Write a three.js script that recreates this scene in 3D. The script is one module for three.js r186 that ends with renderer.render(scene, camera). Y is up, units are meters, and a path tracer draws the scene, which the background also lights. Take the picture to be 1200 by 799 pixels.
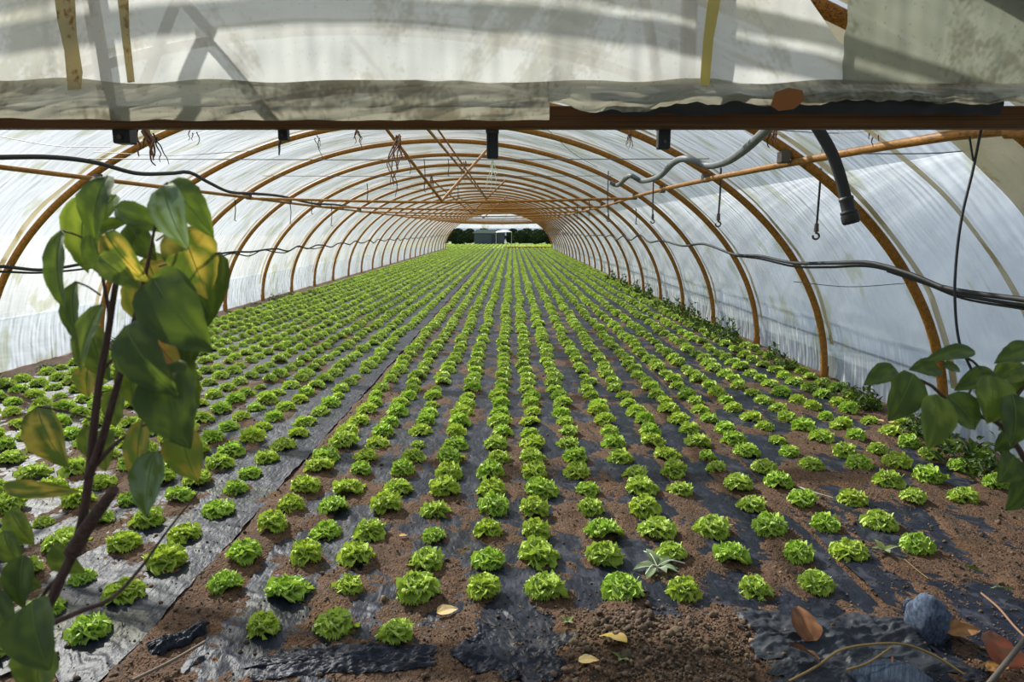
import * as THREE from 'three';
import { mergeGeometries, mergeVertices } from 'three/addons/utils/BufferGeometryUtils.js';
import { RoundedBoxGeometry } from 'three/addons/geometries/RoundedBoxGeometry.js';
import { createNoise2D, createNoise3D } from 'simplex-noise';

// ------------------------------------------------------------------ camera, sky, sun, exposure
const FPX = 800, EYE = 1.6, PITCH = Math.atan((399.5 - 269) / FPX);
const scene = new THREE.Scene();
const camera = new THREE.PerspectiveCamera(2 * Math.atan(399.5 / FPX) * 180 / Math.PI, 1200 / 799, 0.05, 400);
camera.position.set(0, EYE, 0);
camera.rotation.x = -PITCH;
camera.focus = 5.5;
camera.userData.fStop = 7;
scene.background = new THREE.Color().setRGB(0.70, 0.84, 1.0);
scene.backgroundIntensity = 1.75;
const sun = new THREE.DirectionalLight(new THREE.Color().setRGB(1.0, 0.94, 0.84), 32);
sun.position.set(-22, 26, -34);
sun.target.position.set(0, 0, -8);
sun.castShadow = true;
sun.shadow.radius = 2;
sun.shadow.mapSize.set(4096, 4096);
Object.assign(sun.shadow.camera, { left: -45, right: 45, top: 45, bottom: -45, near: 1, far: 160 });
scene.add(sun, sun.target);
const renderer = new THREE.WebGLRenderer({ antialias: true });
renderer.toneMapping = THREE.LinearToneMapping;
renderer.toneMappingExposure = 0.34;
renderer.shadowMap.enabled = true;

// ------------------------------------------------------------------ helpers
function rngOf(seed) { let a = seed >>> 0; return () => { a = (a + 0x6D2B79F5) | 0; let t = Math.imul(a ^ (a >>> 15), 1 | a); t = (t + Math.imul(t ^ (t >>> 7), 61 | t)) ^ t; return ((t ^ (t >>> 14)) >>> 0) / 4294967296; }; }
const rnd = rngOf(7), R = (a, b) => a + (b - a) * rnd();
const n2 = createNoise2D(rngOf(11)), n2b = createNoise2D(rngOf(12)), n3 = createNoise3D(rngOf(13));
const V = (x, y, z) => new THREE.Vector3(x, y, z);
const clamp = (v, a, b) => Math.min(b, Math.max(a, v));
const smooth = (a, b, v) => { const t = clamp((v - a) / (b - a), 0, 1); return t * t * (3 - 2 * t); };
const CP = Math.cos(PITCH), SP = Math.sin(PITCH);
// points of the place from the photograph's picture positions: at a distance, on a lengthwise plane X, on a crosswise plane, on the ground
const at = (x, y, zc) => { const xc = (x - 600) / FPX * zc, yc = (399.5 - y) / FPX * zc; return V(xc, EYE + yc * CP - zc * SP, -(zc * CP + yc * SP)); };
const atX = (x, y, X) => at(x, y, X * FPX / (x - 600));
const atD = (x, y, d) => at(x, y, d / (CP + (399.5 - y) / FPX * SP));
const atG = (x, y) => at(x, y, EYE / (SP - (399.5 - y) / FPX * CP));
const names = {};
function numbered(n) { const k = names[n] = (names[n] ?? -1) + 1; return k ? n + '_' + String(k).padStart(3, '0') : n; }
function tag(o, label, category, group, kind) { o.userData.label = label; o.userData.category = category; if (group) o.userData.group = group; if (kind) o.userData.kind = kind; return o; }
function mesh(name, geo, mat, parent = scene) {
  const m = new THREE.Mesh(geo, mat); m.name = parent === scene ? numbered(name) : name; m.castShadow = m.receiveShadow = true; parent.add(m); return m;
}
function group(name, pos) { const g = new THREE.Group(); g.name = numbered(name); if (pos) g.position.copy(pos); scene.add(g); return g; }
function copy(o) { const c = o.clone(); c.name = numbered(o.name.replace(/_\d{3}$/, '')); scene.add(c); return c; }
function structure(name, geo, mat, label) { const m = mesh(name, geo, mat); m.userData.kind = 'structure'; m.userData.label = label; m.userData.category = name.split('_')[0]; return m; }
function tube(pts, r, seg, rad = 8, tension = 0.5) {
  if (pts.length === 2) pts = [pts[0], pts[0].clone().lerp(pts[1], 0.5), pts[1]];
  return capped(new THREE.CatmullRomCurve3(pts, false, 'catmullrom', tension), r, seg ?? Math.max(6, pts.length * 5), rad);
}
function capped(curve, r, seg, rad) {       // r: number or function of 0..1, ends closed
  const g = new THREE.TubeGeometry(curve, seg, 1, rad, false), P = g.attributes.position, c = V(0, 0, 0), v = V(0, 0, 0);
  const f = typeof r === 'function' ? r : () => r;
  for (let i = 0; i <= seg; i++) { curve.getPointAt(i / seg, c); const rr = (i === 0 || i === seg) && rad > 4 ? f(i / seg) : f(i / seg);
    for (let j = 0; j <= rad; j++) { const k = i * (rad + 1) + j; v.fromBufferAttribute(P, k).sub(c).multiplyScalar(rr).add(c); P.setXYZ(k, v.x, v.y, v.z); } }
  const idx = Array.from(g.index.array), pos = Array.from(P.array), nor = Array.from(g.attributes.normal.array), uv = Array.from(g.attributes.uv.array);
  for (const [i, s] of [[0, -1], [seg, 1]]) {
    curve.getPointAt(i / seg, c); const t = curve.getTangentAt(i / seg).multiplyScalar(s), b = pos.length / 3;
    pos.push(c.x, c.y, c.z); nor.push(t.x, t.y, t.z); uv.push(0, 0);
    for (let j = 0; j <= rad; j++) { const k = i * (rad + 1) + j; pos.push(P.getX(k), P.getY(k), P.getZ(k)); nor.push(t.x, t.y, t.z); uv.push(0, 0); }
    for (let j = 0; j < rad; j++) s > 0 ? idx.push(b, b + 2 + j, b + 1 + j) : idx.push(b, b + 1 + j, b + 2 + j);
  }
  const o = new THREE.BufferGeometry();
  o.setAttribute('position', new THREE.Float32BufferAttribute(pos, 3)); o.setAttribute('normal', new THREE.Float32BufferAttribute(nor, 3)); o.setAttribute('uv', new THREE.Float32BufferAttribute(uv, 2)); o.setIndex(idx);
  return o;
}
function box(w, h, d, x = 0, y = 0, z = 0, r = 0.004) { return new RoundedBoxGeometry(w, h, d, 2, Math.min(r, w / 3, h / 3, d / 3)).translate(x, y, z); }
function gridGeo(nu, nv, f, uvf) {          // f(i, j) -> [x, y, z]
  const pos = [], uv = [], idx = [];
  for (let i = 0; i <= nu; i++) for (let j = 0; j <= nv; j++) { const p = f(i, j); pos.push(p[0], p[1], p[2]); const q = uvf ? uvf(i, j, p) : [p[0], p[2]]; uv.push(q[0], q[1]); }
  for (let i = 0; i < nu; i++) for (let j = 0; j < nv; j++) { const a = i * (nv + 1) + j, b = a + nv + 1; idx.push(a, b, a + 1, b, b + 1, a + 1); }
  const g = new THREE.BufferGeometry();
  g.setAttribute('position', new THREE.Float32BufferAttribute(pos, 3)); g.setAttribute('uv', new THREE.Float32BufferAttribute(uv, 2)); g.setIndex(idx); g.computeVertexNormals();
  return g;
}
function tex(size, f, srgb, repeat = [1, 1], h = size) {   // f(u, v) -> [r, g, b] 0..1, tiling handled by f
  const d = new Uint8Array(size * h * 4);
  for (let y = 0; y < h; y++) for (let x = 0; x < size; x++) { const c = f(x / size, y / h), k = (y * size + x) * 4; d[k] = clamp(c[0], 0, 1) * 255; d[k + 1] = clamp(c[1], 0, 1) * 255; d[k + 2] = clamp(c[2], 0, 1) * 255; d[k + 3] = 255; }
  const t = new THREE.DataTexture(d, size, h); t.wrapS = t.wrapT = THREE.RepeatWrapping; t.magFilter = THREE.LinearFilter; t.minFilter = THREE.LinearMipmapLinearFilter; t.generateMipmaps = true;
  if (srgb) t.colorSpace = THREE.SRGBColorSpace; t.repeat.set(...repeat); t.needsUpdate = true; return t;
}
// noise that tiles over 0..1: points on two circles
const n4 = (() => { const a = createNoise3D(rngOf(21)), b = createNoise3D(rngOf(22)); return (u, v, f, s = 0) => { const A = u * 2 * Math.PI, B = v * 2 * Math.PI, r = f / (2 * Math.PI); return 0.7 * (a(Math.cos(A) * r + s, Math.sin(A) * r, Math.cos(B) * r) + b(Math.sin(B) * r + s, Math.cos(A) * r, Math.sin(A) * r + Math.cos(B) * r * 0.7)); }; })();
const fbm = (x, y, o = 4) => { let s = 0, a = 0.5, f = 1; for (let i = 0; i < o; i++) { s += a * n2(x * f + i * 17.3, y * f - i * 9.1); a *= 0.5; f *= 2.03; } return s; };

// ------------------------------------------------------------------ materials
const std = (c, rough, extra = {}) => new THREE.MeshStandardMaterial({ color: new THREE.Color().setRGB(...c), roughness: rough, side: THREE.DoubleSide, ...extra });
const phys = (c, rough, extra = {}) => new THREE.MeshPhysicalMaterial({ color: new THREE.Color().setRGB(...c), roughness: rough, side: THREE.DoubleSide, ...extra });
const hashN = createNoise2D(rngOf(31));
const soilMap = tex(1024, (u, v) => {
  const a = n4(u, v, 9), b = n4(u, v, 40, 3), c = n4(u, v, 150, 7), r = hashN(u * 900, v * 900);
  const t = 0.5 + 0.16 * a + 0.16 * b + 0.22 * c + 0.16 * r, w = clamp(0.5 + 0.5 * n4(u, v, 14, 9), 0, 1);
  const p = c > 0.55 && r > 0.3 ? 0.22 : 0;
  return [0.30 + 0.34 * t + p, (0.225 + 0.25 * t) + 0.03 * w + p, (0.165 + 0.18 * t) + 0.05 * w + p];
}, true, [0.7, 0.7]);
const soilBump = tex(1024, (u, v) => { const h = 0.5 + 0.22 * n4(u, v, 60, 2) + 0.22 * n4(u, v, 140, 7) + 0.1 * hashN(u * 900, v * 900); return [h, h, h]; }, false, [0.7, 0.7]);
const M = {};
M.soil = std([0.54, 0.485, 0.43], 0.95, { map: soilMap, bumpMap: soilBump, bumpScale: 0.012 });
const filmBump = tex(1024, (u, v) => { const h = 0.5 + 0.25 * (1 - 2 * Math.abs(n4(u, v, 12, 1))) + 0.2 * n4(u, v, 40, 4) + 0.08 * n4(u, v, 120, 5); return [h, h, h]; }, false, [1.1, 0.7]);
const filmDust = tex(512, (u, v) => { const k = smooth(0.0, 0.9, n4(u, v, 8, 2) + 0.5 * n4(u, v, 30, 6) + 0.25 * hashN(u * 400, v * 400)); return [0.18 + 0.19 * k, 0.185 + 0.16 * k, 0.21 + 0.13 * k]; }, true, [0.8, 0.8]);
M.mulch = phys([0.46, 0.54, 0.74], 0.48, { specularIntensity: 0.42, map: filmDust, bumpMap: filmBump, bumpScale: 0.004 });
const paint = tex(256, (u, v) => { const k = n4(u, v, 9), r = n4(u, v, 30, 5), w = r > 0.42 ? 0.5 : 1; return [(0.68 + 0.10 * k) * w, (0.47 + 0.07 * k) * w, (0.17 + 0.05 * k) * w]; }, true, [30, 2]);
M.pipe = std([0.95, 0.9, 0.85], 0.55, { map: paint });
M.pipeShort = std([0.95, 0.9, 0.85], 0.55, { map: (() => { const t = paint.clone(); t.repeat.set(4, 1); t.needsUpdate = true; return t; })() });
M.clamp = std([0.12, 0.1, 0.09], 0.5, { metalness: 0.5 });
const coverBump = tex(512, (u, v) => { const h = 0.5 + 0.2 * n4(u, v * 0.15, 26, 1) + 0.15 * n4(u, v, 10, 3) + 0.12 * (1 - 2 * Math.abs(n4(u * 1, v, 7, 8))); return [h, h, h]; }, false, [0.5, 0.35]);
const coverMap = tex(512, (u, v) => { const s = n4(u, v, 5, 1), f = n4(u, v, 36, 2), d = smooth(0.35, 0.8, n4(u, v, 9, 6) + 0.3 * f); const k = 0.96 + 0.03 * s + 0.015 * f; return [k - 0.10 * d, k - 0.10 * d, k - 0.17 * d]; }, true, [0.22, 0.16]);
M.cover = phys([0.88, 0.92, 0.96], 0.58, { transmission: 0.92, thickness: 0, map: coverMap, bumpMap: coverBump, bumpScale: 0.014, ior: 1.4 });
M.skirt = phys([0.74, 0.81, 0.90], 0.62, { transmission: 0.88, thickness: 0, map: coverMap, bumpMap: coverBump, bumpScale: 0.03, ior: 1.4 });
const dirt = (base, stain, seedS) => tex(1024, (u, v) => { const d = smooth(0.1, 0.9, n4(u, v, 4, seedS) + 0.5 * n4(u, v, 16, seedS + 1) + 0.3 * n4(u, v, 70, seedS + 2)), sp = n4(u, v, 110, seedS + 3) > 0.86 ? 0.35 : 0; return [0, 1, 2].map((i) => base[i] + (stain[i] - base[i]) * clamp(d * 0.8 + sp, 0, 1)); }, true, [0.55, 0.55]);
M.curtain = phys([1, 1, 1], 0.88, { transmission: 0.8, thickness: 0, map: dirt([0.87, 0.87, 0.85], [0.76, 0.75, 0.70], 2), bumpMap: coverBump, bumpScale: 0.02, ior: 1.4 });
M.curtainDirty = phys([1, 1, 1], 0.9, { transmission: 0.75, thickness: 0, map: dirt([0.60, 0.61, 0.54], [0.44, 0.44, 0.36], 5), bumpMap: coverBump, bumpScale: 0.02, ior: 1.4 });
M.roll = phys([1, 1, 1], 0.85, { transmission: 0.65, thickness: 0, map: dirt([0.72, 0.70, 0.62], [0.50, 0.47, 0.38], 9), bumpMap: coverBump, bumpScale: 0.008, ior: 1.4 });
const wood = tex(256, (u, v) => { const g = n4(u * 0.2, v, 40, 3), k = n4(u, v, 6, 1); return [0.50 + 0.12 * g + 0.08 * k, 0.33 + 0.09 * g + 0.06 * k, 0.13 + 0.05 * g]; }, true, [1, 2]);
M.beam = std([0.55, 0.48, 0.42], 0.65, { map: wood });
M.black = std([0.025, 0.026, 0.03], 0.5);
M.cable = std([0.016, 0.017, 0.02], 0.6);
M.hose = std([0.03, 0.032, 0.036], 0.8);
M.hosePale = std([0.15, 0.165, 0.175], 0.55);
M.wire = std([0.16, 0.16, 0.17], 0.5, { metalness: 0.3 });
M.vine = std([0.16, 0.075, 0.04], 0.85);
M.string = std([0.7, 0.75, 0.62], 0.9);
M.tape = phys([1, 1, 1], 0.9, { transmission: 0.6, thickness: 0, map: (() => { const t = dirt([0.86, 0.80, 0.62], [0.60, 0.42, 0.16], 14); t.repeat.set(3, 3); return t; })() });

// ------------------------------------------------------------------ the tunnel's section and rhythm
const XL = -5.76, XR = 3.45, XC = (XL + XR) / 2, XA = (XR - XL) / 2, HT = 3.06, EXPO = 2.03, Z0 = 5.23, BAY = 2.08, GABLE = 2.5, END = Z0 + 26 * BAY + 0.1;
function section(th, off = 0) { const s = Math.sin(th), c = Math.cos(th); return [XC + (XA + off) * Math.sign(s) * Math.pow(Math.abs(s), 2 / EXPO), (HT + off) * Math.pow(Math.max(0, c), 2 / EXPO)]; }
const roofY = (x, off = 0) => (HT + off) * Math.pow(Math.max(0, 1 - Math.pow(Math.abs((x - XC) / (XA + off)), EXPO)), 1 / EXPO);

function atWall(x, y, gap = 0.12) { let a = 0.5, b = 60; for (let i = 0; i < 50; i++) { const m = (a + b) / 2, p = at(x, y, m); if (p.y < 0 || Math.abs(p.x - XC) > XA || p.y > roofY(p.x, -gap)) b = m; else a = m; } return at(x, y, a); }
const wallX = (y, side, gap = 0.12) => XC + side * (XA - gap) * Math.pow(1 - Math.pow(y / (HT - gap), EXPO), 1 / EXPO);

// ------------------------------------------------------------------ lettuce rows: where each plant stands
const K = EYE / CP;
const cols = [];   // [x, first distance]
const fromY = (y) => -atG(600, y).z;
for (const [r, y] of [[-1.05, 745], [-0.80, 693], [-0.628, 742], [-0.447, 741], [-0.265, 747], [-0.069, 698], [0.098, 698], [0.277, 698], [0.474, 698], [0.66, 696], [0.857, 690], [1.04, 650], [1.245, 646], [1.455, 590], [1.65, 588], [1.84, 575], [2.0, 560]]) cols.push([r * K, fromY(y)]);
for (let k = 1; k < 13; k++) cols.push([(-1.05 - 0.1805 * k) * K, 2.35 + 0.28 * rnd()]);
const plants = [];
for (const [x, d0] of cols) {
  for (let k = 0, d = d0, nth = 0; d < END - 0.3; k++, d += 0.298) {
    const far = smooth(4, 9, d);
    if (k > 2 && rnd() < 0.025 * (1 - far)) continue;
    const j = 0.028;
    plants.push({ x: x + R(-j, j) + 0.02 * n2(d * 0.3, x * 5), d: d + (k ? R(-j, j) : 0), row: cols.findIndex((c) => c[0] === x), nth: nth++, s: R(0.86, 1.13) * (k === 0 ? 0.9 : 1) * (rnd() < 0.06 ? 0.75 : 1) });
  }
}
const cellOf = new Map();
for (const p of plants) if (p.d < 14) { const k = Math.round(p.x / 0.3) + ',' + Math.round(p.d / 0.3); (cellOf.get(k) ?? cellOf.set(k, []).get(k)).push(p); }
function mound(x, d) { if (d > 14) return 0; let m = 0; const i = Math.round(x / 0.3), j = Math.round(d / 0.3); for (let a = -1; a <= 1; a++) for (let b = -1; b <= 1; b++) for (const p of cellOf.get((i + a) + ',' + (j + b)) ?? []) { const q = ((x - p.x) ** 2 + (d - p.d) ** 2) / 0.0065; if (q < 6) m += Math.exp(-q); } return m; }

// ------------------------------------------------------------------ ground: soil, with films laid over it and half buried
const heap = atG(760, 765);
function soilH(x, d) {
  const near = 1 - smooth(3.2, 8, d);
  let n = fbm(x * 2.6, d * 1.5, 4) + 0.25 * fbm(x * 9 + 40, d * 9, 3) - 0.10 + 0.20 * near - 0.22 * smooth(9, 20, d);
  n += 0.55 * (1 - smooth(2.45, 3.0, d)) * fbm(x * 1.3 + 9, d * 1.3, 2);
  n += 0.28 * smooth(2.0, 2.9, x) * near;
  n -= 0.45 * smooth(-2.05, -1.8, x) * (1 - smooth(-1.47, -1.43, x));
  n += 0.35 * smooth(-1.47, -1.43, x) * (1 - smooth(-1.24, -1.18, x));
  let h = 0.030 * n + 0.012 * mound(x, d);
  h += 0.055 * Math.exp(-((x - heap.x) ** 2 / 0.10 + (d + heap.z) ** 2 / 0.045));
  h += (0.006 * n2b(x * 22, d * 22) + 0.004 * n2b(x * 55, d * 55)) * (0.4 + 0.6 * near);
  return clamp(h, -0.03, 0.085);
}
function filmH(x, d) {
  const w = 1 - Math.abs(n2(x * 4 + 3, d * 1.6)), near = 1 - smooth(4, 10, d);
  return 0.003 + 0.006 * n2(x * 1.7, d * 0.9 + 4) + (0.005 * w * w * w + 0.003 * n2b(x * 14, d * 9)) * (0.35 + 0.65 * near) + 0.010 * Math.max(0, 1 - Math.abs(n2b(x * 3 + d * 2, d * 5)) * 5) * (1 - smooth(2.5, 3.1, d));
}
const ds = [1.55]; while (ds[ds.length - 1] < END + 0.4) { const d = ds[ds.length - 1]; ds.push(d + (d < 2 ? 0.05 : 0.019 * Math.max(1, d / 3))); }
const xs = []; for (let x = XL - 0.1; x < XR + 0.1;) { xs.push(x); x += x > -3.4 && x < 2.9 ? 0.02 : 0.06; }
const floorMesh = structure('floor', gridGeo(ds.length - 1, xs.length - 1, (i, j) => [xs[j], soilH(xs[j], ds[i]), -ds[i]]), M.soil, 'brown crumbly soil under the lettuce rows');
function film(x0, x1, label) {
  const nx = Math.round((x1 - x0) / (x0 < -3 ? 0.035 : 0.022)), dd = ds.filter((d) => d > 2.0);
  const front = (x) => 2.28 + 0.16 * n2(x * 1.5, 3) + 0.06 * n2(x * 6, 8);
  const g = gridGeo(dd.length - 1, nx, (i, j) => {
    const t = j / nx, d = dd[i], e = 0.012 * n2(d * 1.4, x0) + 0.006 * n2(d * 6, x0), x = x0 + (x1 - x0) * t + e * (t < 0.5 ? 1 : -1);
    const f = front(x), dr = f + (d - 2.0) * (d < 3 ? (3 - f) : 1) + (d < 3 ? 0 : 2 - 3 + 0) + (d < 3 ? 0 : 0);
    const dq = d < 3 ? f + (d - 2.0) * (3 - f) : d;
    return [x, filmH(x, dq), -dq];
  });
  const m = mesh('mulch_film', g, M.mulch); return tag(m, label, 'mulch film', 'mulch films under the lettuces');
}
film(-5.35, -1.46, 'wide black mulch film along the clear plastic wall, edge at the bare soil strip');
film(-1.22, 1.58, 'dusty black mulch film between the bare soil strip and the next film');
film(1.61, 3.05, 'narrow black mulch film beside the weedy plastic wall');
structure('ground_outside', gridGeo(40, 40, (i, j) => { const x = -150 + 300 * i / 40, z = -200 + 260 * j / 40; return [x, -0.045, z]; }),
  std([0.17, 0.20, 0.235], 0.95, { map: tex(256, (u, v) => { const k = 0.8 + 0.15 * n4(u, v, 20) + 0.1 * n4(u, v, 60, 3); return [k, k, k * 0.95]; }, true, [0.15, 0.15]) }), 'grey woven ground cover around the tunnel');
structure('field_beyond', gridGeo(20, 10, (i, j) => [-12 + 23 * i / 20, -0.03, -(END + 0.6) - 30 * j / 10]), std([0.30, 0.42, 0.10], 0.95, { map: soilBump }), 'bright green field strip beyond the far opening');

// ------------------------------------------------------------------ the cover: arched film, side skirts
function coverGeo(t0, t1, nt, off, d0 = GABLE - 0.03, d1 = END) {
  const nd = Math.max(2, Math.round((d1 - d0) / 0.13));
  return gridGeo(nd, nt, (i, j) => {
    const d = d0 + (d1 - d0) * i / nd, th = t0 + (t1 - t0) * j / nt, sag = 0.028 * Math.sin(Math.PI * (((d - Z0) / BAY) % 1 + 1) % Math.PI) ** 2;
    const o = off - sag + 0.012 * n2(th * 5, d * 0.8) + 0.006 * n2(th * 3, d * 5), p = section(th, o); return [p[0], p[1], -d];
  }, (i, j) => [(d0 + (d1 - d0) * i / nd), (t0 + (t1 - t0) * j / nt) * 4.2]);
}
const SK = 1.385;   // section angle where the skirts begin
structure('ceiling', coverGeo(-SK, SK, 72, 0.05), M.cover, 'milky white plastic film stretched over the arches');
structure('wall_left', coverGeo(-Math.PI / 2, -SK + 0.01, 8, 0.065), M.skirt, 'bluish wrinkled plastic skirt along the foot of the tunnel');
structure('wall_right', coverGeo(SK - 0.01, Math.PI / 2, 8, 0.065), M.skirt, 'grey wrinkled plastic skirt behind the weeds');
// the neighbouring tunnel, seen dimly through the film
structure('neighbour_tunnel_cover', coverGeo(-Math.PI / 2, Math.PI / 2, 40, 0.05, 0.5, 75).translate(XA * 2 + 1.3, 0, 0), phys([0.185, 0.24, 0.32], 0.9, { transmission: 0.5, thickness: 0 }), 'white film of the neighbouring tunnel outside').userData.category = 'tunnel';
// far gable: film above the wide opening
structure('wall_back', gridGeo(40, 8, (i, j) => { const x = XL + 0.25 + (XR - XL - 0.5) * i / 40, top = roofY(x, 0.02), lo = Math.min(top, 1.72); return [x, lo + (top - lo) * j / 8, -END + 0.05 + 0.01 * n2(i, j)]; }, (i, j) => [i * 0.2, j * 0.2]), M.cover, 'film closing the far arch above the opening');

// ------------------------------------------------------------------ hoops
function hoopCurve(d, off = -0.037) { const pts = []; for (let i = 0; i <= 40; i++) { const th = -Math.PI / 2 + Math.PI * i / 40, p = section(th, off); pts.push(V(p[0], p[1], -d)); } pts[0].y = -0.05; pts[40].y = -0.05; return new THREE.CatmullRomCurve3(pts); }
function hoop(d, label, grp) {
  const g = group('tunnel_hoop'); tag(g, label, 'hoop', grp);
  mesh('pipe', capped(hoopCurve(d), 0.036, d < 20 ? 90 : 48, d < 20 ? 12 : 8), M.pipe, g);
  for (const s of [-1, 1]) {
    const p = section(s * 0.775, -0.09); if (d < 22) mesh('clamp', box(0.07, 0.09, 0.1, p[0], p[1], -d, 0.01), M.clamp, g);
    const q = section(s * Math.PI / 2, -0.037); if (d < 22) mesh('ground_sleeve', new THREE.CylinderGeometry(0.044, 0.044, 0.2, 12).translate(q[0], 0.03, -d), M.pipeShort, g);
  }
  return g;
}
hoop(GABLE, 'ochre end hoop carrying the entrance curtain', 'tunnel hoops').userData.label = 'ochre end hoop carrying the entrance curtain';
const ORD = 'first second third fourth fifth sixth seventh eighth ninth tenth eleventh twelfth'.split(' ');
for (let k = -1; k <= 26; k++) hoop(Z0 + k * BAY, k < 11 ? 'ochre painted steel hoop, ' + ORD[k + 1] + ' one inside the entrance curtain' : 'distant ochre steel hoop near the far opening of the tunnel', 'tunnel hoops');

M.strip = phys([1, 1, 1], 0.85, { transmission: 0.6, thickness: 0, map: dirt([0.80, 0.76, 0.64], [0.62, 0.54, 0.36], 17) });
for (let k = -1; k < 9; k++) tag(mesh('film_strip', coverGeo(-1.45, 1.45, 60, 0.012, Z0 + k * BAY - 0.12, Z0 + k * BAY - 0.03), M.strip), k < 6 ? 'stained tan film strip beside the ' + ORD[k + 1] + ' hoop inside the curtain' : 'stained tan film strip running beside a far hoop', 'film strip', 'film strips along the hoops');
tag(mesh('film_strip', coverGeo(0.55, 1.40, 40, 0.014, 4.12, 4.18), M.strip), 'narrow stained fold in the film between the first two hoops', 'film strip');
tag(mesh('patched_film', coverGeo(0.45, 1.25, 40, 0.02, 3.3, 3.72), M.strip), 'dirty patched film next to the entrance beam', 'film');

// ------------------------------------------------------------------ purlins, ties, braces, wires
const pl = section(-0.775, -0.10), pr = section(0.775, -0.10);
function pipe(name, pts, r, label, cat, grp, mat = M.pipeShort, seg) { return tag(mesh(name, tube(pts, r, seg), mat), label, cat, grp); }
{
  const L = [], Rr = [];
  for (let d = 3.2; d < END; d += 3.9) { L.push(V(pl[0], pl[1] + 0.02 * n2(d, 1), -d)); Rr.push(V(pr[0], pr[1] + 0.03 * n2(d, 5), -d)); }
  Rr[0] = atD(1100, 161, 3.6); Rr.unshift(atD(1180, 156, 3.1), atD(1290, 152, 2.62)); Rr.reverse();
  pipe('purlin', L, 0.024, 'thin ochre purlin clamped to the hoops on the sunlit flank', 'purlin', 'purlins', M.pipe, 120);
  pipe('purlin', Rr, 0.026, 'bent ochre purlin above the grey hose and hanging cords', 'purlin', 'purlins', M.pipe, 120);
  const C = []; for (let d = Z0; d < END; d += 6) C.push(V(XC, HT - 0.10, -d));
  pipe('ridge_purlin', C, 0.022, 'ochre ridge purlin running under the hoop crowns', 'purlin', null, M.pipe, 60);
}
for (let k = 3; k <= 26; k += 2) { const d = Z0 + k * BAY, y = pl[1] - 0.02; pipe('cross_tie', [V(pl[0], y, -d), V(XC, y - 0.06, -d), V(pr[0], y, -d)], 0.021, k < 14 ? 'ochre cross tie pipe, ' + ORD[(k - 3) / 2] + ' from the entrance between the purlins' : 'far ochre cross tie pipe between the two purlins', 'tie pipe', 'cross ties'); }
{
  const d = Z0 + 3 * BAY, n = V(XC, pl[1] - 0.06, -d);
  pipe('brace', [n, at(452, 150, 9.6)], 0.024, 'ochre brace rising from the tie towards the dried vines', 'brace');
  pipe('brace', [n, at(570, 176, 12.6)], 0.024, 'short ochre brace rising from the tie below the black box', 'brace');
  pipe('brace', [at(512, 150, 9.5), at(570, 232, 14)], 0.014, 'thin dark brace slanting behind the V of thicker braces', 'brace');
  for (const k of [7, 11]) { const dd = Z0 + k * BAY, m = V(XC, pl[1] - 0.06, -dd); for (const s of [-1, 1]) pipe('brace', [m, V(XC + s * 1.0, roofY(XC + s, -0.07), -dd + 1.0)], 0.02, 'ochre brace between a far tie and the arch', 'brace', 'far braces'); }
}
for (const [k, y] of [[1, 186], [3, 206], [5, 221]]) { const d = Z0 + k * BAY - 0.6, Y = atD(600, y, d).y; let w = 0; for (let q = 0; q < 2; q += 0.02) if (roofY(XC + q * 2.3) > Y + 0.05) w = q * 2.3; tag(mesh('tension_wire', tube([V(XC - w, Y, -d), V(XC, Y - 0.01, -d), V(XC + w, Y, -d)], 0.0045, 12, 5), M.wire), 'thin grey tension wire stretched across the arch', 'wire', 'tension wires'); }

// cables along both flanks
function cable(name, pts, r, mat, label, cat, grp) { return tag(mesh(name, tube(pts, r, pts.length * 7, 8), mat), label, cat, grp); }
cable('cable', [[-60, 186], [0, 184], [60, 184], [110, 190], [160, 203], [200, 203], [222, 202], [245, 214], [270, 225], [300, 227], [330, 230], [365, 238], [395, 240], [420, 244]].map(([x, y]) => atWall(x, y, 0.14)), 0.023, M.cable, 'thick black cable draped beside the thin purlin', 'cable');
{
  const a = [], b = [];
  for (let i = 0; i < 70; i++) { const d = 4.6 + i * 0.78, w = 0.05 * n2(d * 0.6, 3) + 0.04 * Math.sin(d * 3.02); a.push(V(wallX(1.17, -1, 0.11), 1.17 + w - 0.0004 * d, -d)); if (d < 20) b.push(V(wallX(1.12, -1, 0.10), 1.12 + 0.05 * n2(d * 0.6, 6) + 0.03 * Math.sin(d * 3.02), -d)); }
  cable('cable', a, 0.019, M.cable, 'long black cable sagging from hoop to hoop on the sunlit wall', 'cable');
  cable('cable', b, 0.013, M.cable, 'thinner black cable just below the long one on the sunlit wall', 'cable');
  const c = [[1300, 362], [1200, 351], [1110, 338], [1070, 322], [1020, 308], [980, 308], [930, 308], [890, 300], [860, 298], [825, 286], [800, 288], [775, 282]].map(([x, y]) => atWall(x, y, 0.13));
  for (let d = -c[c.length - 1].z + 1.1; d < END - 2; d += 1.1) c.push(V(wallX(1.42, 1, 0.12), 1.42 + 0.06 * Math.sin(d * 3.02) + 0.04 * n2(d, 2) - (d - 13) * 0.002, -d));
  cable('cable', c, 0.017, M.cable, 'black cable tied along the hoops above the weedy wall', 'cable');
  cable('cable', [[1300, 372], [1200, 358], [1120, 344], [1075, 327], [1020, 312], [970, 313], [930, 312], [890, 303], [862, 300]].map(([x, y]) => atWall(x, y, 0.11)), 0.012, M.cable, 'second black cable bundled under the tied one', 'cable');
  cable('cable', [[1200, 362], [1130, 350], [1085, 333], [1040, 318]].map(([x, y]) => atWall(x, y, 0.12)), 0.008, M.cable, 'thin black cable lowest of the bundle', 'cable');
}
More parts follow.
